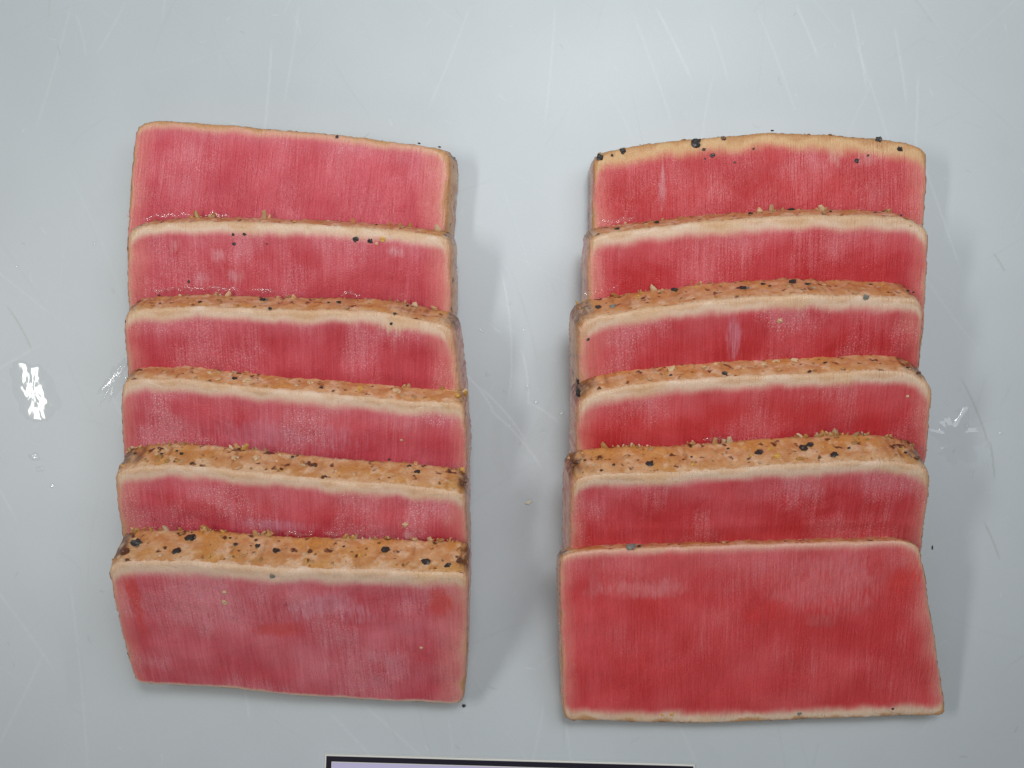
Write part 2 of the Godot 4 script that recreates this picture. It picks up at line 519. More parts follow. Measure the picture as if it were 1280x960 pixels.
# the look of the cut face: red muscle with fibres and pale films, cooked pale towards the rim
func face_material(s: Dictionary, rim: PackedVector2Array) -> StandardMaterial3D:
	var w := TEX_W
	var h := TEX_H
	var blotch := field(s.seed * 7 + 1, w, h, 0.008, 2)
	var film := field(s.seed * 7 + 2, w, h, 0.0075, 3, 1.2)
	var stripe := field(s.seed * 7 + 3, w, h, 0.085, 2, 40.0)
	var fibre := field(s.seed * 7 + 4, w, h, 0.36, 1, 36.0)
	var grain := field(s.seed * 7 + 5, w, h, 0.45, 2)
	var dash := field(s.seed * 7 + 9, w, h, 0.16, 2, 5.0)
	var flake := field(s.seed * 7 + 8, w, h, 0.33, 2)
	var frost_glint := Color(0.95, 0.84, 0.84)  # white of ice crystals and of painted wet glints
	var edge := field(s.seed * 7 + 6, w, h, 0.014, 3)
	# how far each column's top and foot, and each row's sides, lie
	var top := PackedFloat32Array()
	var foot := PackedFloat32Array()
	top.resize(w)
	foot.resize(w)
	top.fill(-200.0)
	foot.fill(200.0)
	var left := PackedFloat32Array()
	var right := PackedFloat32Array()
	left.resize(h)
	right.resize(h)
	left.fill(200.0)
	right.fill(-200.0)
	for k in rim.size():
		var a := rim[k]
		var b := rim[(k + 1) % rim.size()]
		for j in 8:
			var p := a.lerp(b, j / 8.0)
			var x := clampi(int((p.x - FACE_U0) / FACE_W * w), 0, w - 1)
			var y := clampi(int((1.0 - (p.y - FACE_V0) / FACE_H) * h), 0, h - 1)
			top[x] = maxf(top[x], p.y)
			foot[x] = minf(foot[x], p.y)
			left[y] = minf(left[y], p.x)
			right[y] = maxf(right[y], p.x)
	var deep: Color = s.deep
	var flesh: Color = s.flesh
	var veil := Color(0.86, 0.56, 0.585)
	var salmon := Color(0.87, 0.52, 0.475)
	var cooked: Color = s.get("cooked", Color(0.92, 0.785, 0.685))
	var toasted := Color(0.87, 0.68, 0.49)
	var peach := Color(0.90, 0.675, 0.57)
	var browned := Color(0.79, 0.575, 0.385)
	var bands: Vector4 = s.rim          # width of the cooked rim at the top, right, foot and left
	var spots: Array = s.get("spots", [])
	var bytes := PackedByteArray()
	bytes.resize(w * h * 3)
	var lean: float = s.get("lean", 0.0)
	for y in h:
		var v := FACE_V0 + (1.0 - (y + 0.5) / h) * FACE_H
		for x in w:
			var u := FACE_U0 + (x + 0.5) / w * FACE_W
			var i := y * w + x
			var slid := y * w + posmod(x + int(lean * (y - h / 2)), w)
			var st := stripe[slid] / 255.0
			var fi := fibre[slid] / 255.0
			var gr := grain[i] / 255.0
			var bl := blotch[i] / 255.0
			var fl := film[i] / 255.0
			var ed := edge[i] / 255.0 - 0.5
			var c := deep.lerp(flesh, smoothstep(0.1, 1.0, bl * 0.66 + st * 0.12 + fi * 0.12 + gr * 0.16))
			var milk: float = smoothstep(0.40, 0.95, fl * 0.58 + st * 0.14 + fi * 0.19 + gr * 0.18 + 0.015 + s.veil)
			# frost that lies in grains, with bare red between them
			var grainy: float = smoothstep(0.50, 0.60, fl * 0.5 + gr * 0.34 + fi * 0.16 + 0.12 * (s.torn - 0.5))
			milk = lerpf(milk, milk * (0.35 + 0.95 * grainy), 0.75 * s.torn)
			milk = clampf(milk + 0.24 * (gr - 0.5) + 0.12 * (fi - 0.5), 0.0, 1.0)
			var tear := dash[slid] / 255.0
			c = c.lerp(deep * 0.86, 0.6 * s.torn * smoothstep(0.70, 0.84, tear) * smoothstep(0.35, 0.6, fl))
			# distances to the four sides, in widths of that side's cooked rim
			var dt: float = (top[x] - v) / bands.x
			var dr: float = (right[y] - u) / (bands.y * 0.55)
			var df: float = (v - foot[x]) / bands.z
			var dl: float = (u - left[y]) / (bands.w * 0.55)
			var dv := minf(dt, df)
			var du := minf(dl, dr)
			var near := minf(dv, du)
			if dv < 2.2 and du < 2.2:
				near = 2.2 - sqrt((2.2 - dv) * (2.2 - dv) + (2.2 - du) * (2.2 - du))
			near += ed * (0.5 + 0.8 * smoothstep(-0.6, 0.9, dv - du)) + (st - 0.5) * 0.12 + (gr - 0.5) * 0.14
			# paler under the top rim, as the heat went in
			milk = clampf(milk + 0.55 * smoothstep(4.2, 1.0, dt * s.get("hold", 1.0) + ed * 2.0) * s.get("fade", 1.0), 0.0, 1.0)
			# frost rinsed off low down by juice, plus painted shade against the next slice
			var washed_shade: float = s.get("washed_shade", 0.0) * smoothstep(-11.5, -15.5, v + ed * 4.0 + (gr - 0.5) * 1.5)
			milk *= 1.0 - 0.8 * washed_shade
			c = c.lerp(deep * 0.93, 0.55 * washed_shade)
			c = c.lerp(veil, 0.56 * milk)
			c = c.lerp(salmon, 0.7 * smoothstep(7.0, 0.8, du + ed * 2.2))
			for q in spots:
				var away := Vector2((u - q[0]) / q[2], (v - q[1]) / q[3]).length() + (fl - 0.5) * 0.9 + ed * 0.6 + (tear - 0.5) * 1.0 + (gr - 0.5) * 0.35
				if away < 1.5:
					c = c.lerp(q[4], q[5] * smoothstep(1.3, 0.35, away) * (0.65 + 0.7 * fi))
			var sideways := smoothstep(-0.6, 0.9, dv - du)
			# ice crystals in drifts, mixed with painted glints of wet meat
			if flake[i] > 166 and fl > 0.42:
				c = c.lerp(frost_glint, 0.85 * smoothstep(166.0, 200.0, flake[i]) * smoothstep(0.44, 0.66, fl) * s.frost_glint)
			var cook := lerpf(smoothstep(1.7, 0.65, near), 0.85 * smoothstep(2.0, -0.3, near), maxf(sideways, s.get("soft", 0.0) if dv == dt else 0.0))
			c = c.lerp(cooked.lerp(toasted, 0.4 * smoothstep(0.5, 0.8, fl * 0.8 + gr * 0.2)).lerp(peach, 0.8 * sideways), cook)
			var brown: float = smoothstep(0.6, 0.1, near + ed * 0.6) * (s.get("brown", 0.4) if dv == dt else 0.9)
			c = c.lerp(browned, brown)
			var tone := 0.93 + 0.10 * gr + (0.055 * (fi - 0.5) + 0.02) * (1.0 - cook)
			bytes[i * 3] = clampi(int(c.r * tone * 255.0), 0, 255)
			bytes[i * 3 + 1] = clampi(int(c.g * tone * 255.0), 0, 255)
			bytes[i * 3 + 2] = clampi(int(c.b * tone * 255.0), 0, 255)
	var m := StandardMaterial3D.new()
	m.albedo_texture = ImageTexture.create_from_image(Image.create_from_data(w, h, false, Image.FORMAT_RGB8, bytes))
	m.roughness_texture = face_rough
	m.roughness = 1.0
	m.metallic_specular = 0.5
	m.heightmap_enabled = true
	m.heightmap_texture = face_height
	m.heightmap_scale = 0.045
	m.subsurf_scatter_enabled = true
	m.subsurf_scatter_strength = 0.12
	return m


# ---------------------------------------------------------------- the board and what else lies on it

func slab(size: Vector3, bevel: float, uv_side: float) -> ArrayMesh:
	# a flat slab with bevelled top edges; its top lies at y = 0
	var st := SurfaceTool.new()
	st.begin(Mesh.PRIMITIVE_TRIANGLES)
	st.set_smooth_group(-1)
	var loops := []
	for e in [[bevel, 0.0], [bevel * 0.3, -bevel * 0.3], [0.0, -bevel], [0.0, -size.y]]:
		var x: float = size.x / 2.0 - e[0]
		var z: float = size.z / 2.0 - e[0]
		loops.append([Vector3(-x, e[1], -z), Vector3(x, e[1], -z), Vector3(x, e[1], z), Vector3(-x, e[1], z)])
	var add := func(p: Vector3) -> void:
		st.set_uv(Vector2(p.x / uv_side + 0.5, p.z / uv_side + 0.5))
		st.add_vertex(p)
	for k in [0, 1, 2, 0, 2, 3]:
		add.call(loops[0][k])
	for r in 3:
		for k in 4:
			var n := (k + 1) % 4
			for p in [loops[r][k], loops[r + 1][k], loops[r + 1][n], loops[r][k], loops[r + 1][n], loops[r][n]]:
				add.call(p)
	for k in [0, 2, 1, 0, 3, 2]:
		add.call(loops[3][k])
	st.generate_normals()
	return st.commit()


func scratch(im: Image, height: Image, a: Vector2, b: Vector2, wide: float, tint: Color, strength: float, bow: float) -> void:
	var px := im.get_width() / 0.46
	var pa := (a * MM + Vector2(0.23, 0.23)) * px
	var pb := (b * MM + Vector2(0.23, 0.23)) * px
	var l := pa.distance_to(pb)
	var side := (pb - pa).normalized().orthogonal()
	var steps := int(l * 1.5) + 1
	for k in steps:
		var f := float(k) / steps
		var fade := strength * minf(1.0, minf(f, 1.0 - f) * 7.0) * rng.randf_range(0.55, 1.1)
		var p := pa.lerp(pb, f) + side * (bow * l * 4.0 * f * (1.0 - f))
		var half := int(ceil(wide))
		for j in range(-half, half + 1):
			var q := p + side * j
			var cover := clampf(wide + 0.5 - absf(j), 0.0, 1.0) * fade
			var x := int(q.x)
			var y := int(q.y)
			if x < 0 or y < 0 or x >= im.get_width() or y >= im.get_height() or cover <= 0.01:
				continue
			im.set_pixel(x, y, im.get_pixel(x, y).lerp(tint, cover * 0.6))
			height.set_pixel(x, y, height.get_pixel(x, y).lerp(Color.BLACK, cover * 0.7))


func cutting_board() -> void:
	rng.seed = 77
	var side := 2048
	var cloud := field(901, side, side, 0.004, 3)
	var grain := field(902, side, side, 0.3, 2)
	var dirt := field(903, side, side, 0.02, 4)
	var bytes := PackedByteArray()
	bytes.resize(side * side * 3)
	var hb := PackedByteArray()
	hb.resize(side * side)
	for i in side * side:
		var t := 0.975 + 0.035 * cloud[i] / 255.0 + 0.018 * (grain[i] / 255.0 - 0.5) - 0.03 * maxf(0.0, dirt[i] / 255.0 - 0.7)
		bytes[i * 3] = int(BOARD.r * t * 255.0)
		bytes[i * 3 + 1] = int(BOARD.g * t * 255.0)
		bytes[i * 3 + 2] = int(BOARD.b * t * 255.0)
		hb[i] = 150 + int(grain[i] * 0.12 + cloud[i] * 0.1)
	var im := Image.create_from_data(side, side, false, Image.FORMAT_RGB8, bytes)
	var height := Image.create_from_data(side, side, false, Image.FORMAT_L8, hb)
	var white := Color(0.93, 0.95, 0.96)
	var dull := Color(0.55, 0.55, 0.50)
	# knife marks that can be made out one by one
	for e in [[72, -97, 78, -82], [103, -80, 101, -50], [-61, -88, -63, -60], [36, -97, 46, -76], [86, -97, 90, -74], [97, -92, 100, -70]]:
		scratch(im, height, Vector2(e[0], e[1]), Vector2(e[2], e[3]), 1.4, white, 0.2, 0.01)
	for e in [[11, -98, 8, -64], [-110, 46, -104, 98], [-131, 47, -112, 72], [86, -90, 97, -55], [-115, 65, -128, 92], [-38, 78, -18, 96], [-46, 80, -30, 97], [38, 78, 46, 95], [8, 78, 4, 97], [12, 76, 15, 98], [-54, -98, -58, -70], [62, -96, 72, -68], [30, -96, 41, -64], [50, -93, 55, -76], [-10, -98, -22, -68], [-112, -98, -121, -63], [-98, -98, -106, -83]]:
		scratch(im, height, Vector2(e[0], e[1]), Vector2(e[2], e[3]), 1.6, white, 0.13, 0.012)
	for e in [[-9, 0, 4, 15], [-12, -3, -4, 8], [2, -10, 4, 6], [-6, 6, 8, 22], [3, 4, 12, 10], [-3, -30, -1, 6]]:
		scratch(im, height, Vector2(e[0], e[1]), Vector2(e[2], e[3]), 1.0, white, 0.3, 0.05)
	for e in [[112, -2, 119, 16], [119, 14, 120, 24], [117, 34, 121, 44], [-127, -20, -120, -8], [121, -33, 124, -28], [-74, -20, -68, -14]]:
		scratch(im, height, Vector2(e[0], e[1]), Vector2(e[2], e[3]), 0.8, dull, 0.4, 0.03)
	for n in 900:
		var a := Vector2(rng.randf_range(-215, 215), rng.randf_range(-215, 215))
		var way := Vector2.from_angle(rng.randf_range(-1.3, 1.3) + PI / 2) * rng.randf_range(3.0, 30.0)
		scratch(im, height, a, a + way, rng.randf_range(0.5, 1.0), white if rng.randf() < 0.7 else dull, rng.randf_range(0.03, 0.1), rng.randf_range(-0.05, 0.05))
	for n in 260:
		var a := Vector2(rng.randf_range(-215, 215), rng.randf_range(-215, 215))
		var way := Vector2.from_angle(rng.randf_range(-1.0, 1.0) + PI / 2) * rng.randf_range(5.0, 46.0)
		scratch(im, height, a, a + way, rng.randf_range(0.6, 1.5), white if rng.randf() < 0.88 else dull, rng.randf_range(0.05, 0.22), rng.randf_range(-0.05, 0.05))
	for n in 40:
		var a := Vector2(rng.randf_range(-140, 140), rng.randf_range(-110, 110)) if n > 12 else Vector2(rng.randf_range(-14, 14), rng.randf_range(-20, 40))
		scratch(im, height, a, a + Vector2.from_angle(rng.randf_range(0.6, 2.4)) * rng.randf_range(6.0, 30.0), rng.randf_range(4.0, 12.0), white if rng.randf() < 0.6 else dull, rng.randf_range(0.02, 0.05), rng.randf_range(-0.1, 0.1))
	for n in 500:
		var a := Vector2(rng.randf_range(-215, 215), rng.randf_range(-215, 215))
		scratch(im, height, a, a + Vector2.from_angle(rng.randf() * TAU) * rng.randf_range(0.6, 3.0), 0.6, white if rng.randf() < 0.6 else dull, rng.randf_range(0.1, 0.4), 0.1)
	# damp, slightly darker streak left by meltwater
	var m := StandardMaterial3D.new()
	m.albedo_texture = ImageTexture.create_from_image(im)
	m.roughness = 0.42
	m.metallic_specular = 0.5
	m.heightmap_enabled = true
	m.heightmap_texture = ImageTexture.create_from_image(height)
	m.heightmap_scale = 0.006
	var board := mesh_node("cutting_board", slab(Vector3(0.46, 0.018, 0.46), 0.003, 0.46), m, self)
	tag(board, "pale blue-grey plastic cutting board with fine white knife scratches", "cutting board")
	board.set_meta("kind", "structure")


func label_card() -> void:
	# a printed card at the near edge: white margin, dark violet border, pale lavender middle
	var root := Node3D.new()
	root.name = "label_card"
	root.position = Vector3(-0.00135, 0.0006, 0.1222)
	root.rotation.y = deg_to_rad(-1.6)
	tag(root, "pale lavender label card with a dark violet border at the board's near edge", "label card")
	add_child(root)
	var paper := StandardMaterial3D.new()
	paper.albedo_color = Color(0.86, 0.86, 0.84)
	paper.roughness = 0.35
	mesh_node("paper", slab(Vector3(0.0908, 0.0006, 0.060), 0.0001, 1.0), paper, root)
	var ink := StandardMaterial3D.new()
	ink.albedo_color = Color(0.075, 0.05, 0.13)
	ink.roughness = 0.4
	var wide := 0.0900
	var deep := 0.0592
	var line := 0.0013
	for e in [[0.0, -deep / 2 + line / 2, wide, line], [0.0, deep / 2 - line / 2, wide, line], [-wide / 2 + line / 2, 0.0, line, deep - 2 * line], [wide / 2 - line / 2, 0.0, line, deep - 2 * line]]:
		var b := mesh_node("border_line", slab(Vector3(e[2], 0.00005, e[3]), 0.00001, 1.0), ink, root)
		b.position = Vector3(e[0], 0.00006, e[1])
	var tint := StandardMaterial3D.new()
	tint.albedo_color = Color(0.78, 0.76, 0.90)
	tint.roughness = 0.35
	var field_panel := mesh_node("blank_panel", slab(Vector3(wide - 2 * line - 0.0004, 0.00005, deep - 2 * line - 0.0004), 0.00001, 1.0), tint, root)
	field_panel.position = Vector3(0, 0.00005, 0)


# a pool or drop of water: an uneven low dome over an uneven outline
func drop(called: String, at: Vector2, radii: Vector2, turn: float, high: float, ragged: float, seed_no: int) -> MeshInstance3D:
	var n := noise(seed_no, 0.35, 3)
	var st := SurfaceTool.new()
	st.begin(Mesh.PRIMITIVE_TRIANGLES)
	st.set_smooth_group(0)
	var around := 72
	var rings := 14
	st.add_vertex(Vector3(0, high, 0) * MM)
	for r in rings:
		var f := float(r + 1) / rings
		for k in around:
			var a := TAU * k / around
			var c := Vector2(cos(a), sin(a))
			var reach := 1.0 + ragged * n.get_noise_2dv(c * 3.0)
			var p := Vector2(c.x * radii.x, c.y * radii.y) * f * reach
			var y := high * (1.0 - pow(f, 3.0)) + 0.3 * high * n.get_noise_2dv(p * 1.2 + Vector2(40, 7)) * (1.0 - f)
			st.add_vertex(Vector3(p.x, maxf(y, 0.0) if f < 1.0 else -0.05, p.y) * MM)
	for k in around:
		st.add_index(0); st.add_index(1 + k); st.add_index(1 + (k + 1) % around)
	for r in rings - 1:
		ring_strip(st, 1 + r * around, 1 + (r + 1) * around, around)
	st.generate_normals()
	var o := mesh_node(called, st.commit(), water, self)
	o.position = Vector3(at.x, 0.03, at.y) * MM
	o.rotation.y = turn
	return o


func pale_crumb() -> StandardMaterial3D:
	var m := StandardMaterial3D.new()
	m.albedo_color = Color(0.86, 0.83, 0.74)
	m.roughness = 0.4
	return m


func on_the_board() -> void:
	rng.seed = 5
	tag(drop("water_pool", Vector2(-119.5, 2.0), Vector2(5.5, 8.5), 0.5, 0.28, 0.25, 301), "shining pool of water left of the left row, largest on the board", "water pool")
	tag(drop("water_pool", Vector2(-99.0, -1.5), Vector2(2.2, 6.5), -0.5, 0.5, 0.9, 302), "narrow trickle of meltwater running out beside the left row's fourth slice", "water pool")
	tag(drop("water_pool", Vector2(110.5, 14.0), Vector2(5.5, 6.5), 0.2, 0.22, 0.9, 303), "flat wet patch beside the right row's fourth and fifth slices", "water pool")
	var drops := [[-123, -36, 0.5], [-125, -30, 0.35], [-119, 18, 1.0], [-117, 21, 0.8], [-114, 25, 0.6], [-105, -36, 0.5], [0, -20, 0.5], [3, -13, 0.35], [-6, -2, 0.7], [-2, 2, 0.5], [3, 1, 0.8], [6, 5, 0.7], [8, 12, 0.5], [12, 8, 0.8], [-1, 10, 0.4], [2, 15, 0.5], [14, 20, 0.5], [12, 23, 0.4], [-8, -14, 0.5], [108, 5, 0.5], [111, 7, 0.6], [113, 11, 0.7], [110, 16, 0.6], [116, 10, 0.4], [119, 15, 0.5], [122, 12, 0.5], [118, 20, 0.5], [114, 22, 0.4], [124, 18, 0.4], [112, 1, 0.4]]
	for e in drops:
		var o := drop("water_drop", Vector2(e[0] + rng.randf_range(-0.8, 0.8), e[1] + rng.randf_range(-0.8, 0.8)), Vector2(e[2], e[2] * rng.randf_range(0.8, 1.5)), rng.randf() * TAU, e[2] * 0.45, 0.5, 320 + int(e[0]))
		var where := "in the gap between the two rows" if absf(e[0]) < 30 else "left of the left row" if e[0] < 0 else "right of the right row"
		tag(o, "tiny drop of meltwater on the board " + where, "water drop", "drops of meltwater " + where)
	var speck := mesh_node("pepper_speck", bit_meshes[1], bit_materials["p"], self)
	speck.position = Vector3(-11.8, 0.15, 79.3) * MM
	speck.scale = Vector3(0.45, 0.3, 0.4) * MM
	tag(speck, "lone black pepper speck on the board below the left row", "pepper speck")
	var speck2 := mesh_node("pepper_speck", bit_meshes[2], bit_materials["p"], self)
	speck2.position = Vector3(104.3, 0.12, 40.6) * MM
	speck2.scale = Vector3(0.18, 0.2, 0.5) * MM
	tag(speck2, "sliver of black pepper on the board right of the right row", "pepper speck")
	var crumb := mesh_node("garlic_crumb", bit_meshes[3], pale_crumb(), self)
	crumb.position = Vector3(4.0, 0.25, 29.5) * MM
	crumb.rotation.y = 0.35
	crumb.scale = Vector3(0.9, 0.25, 0.3) * MM
	tag(crumb, "cream crumb lying alone between the two rows of tuna", "crumb")

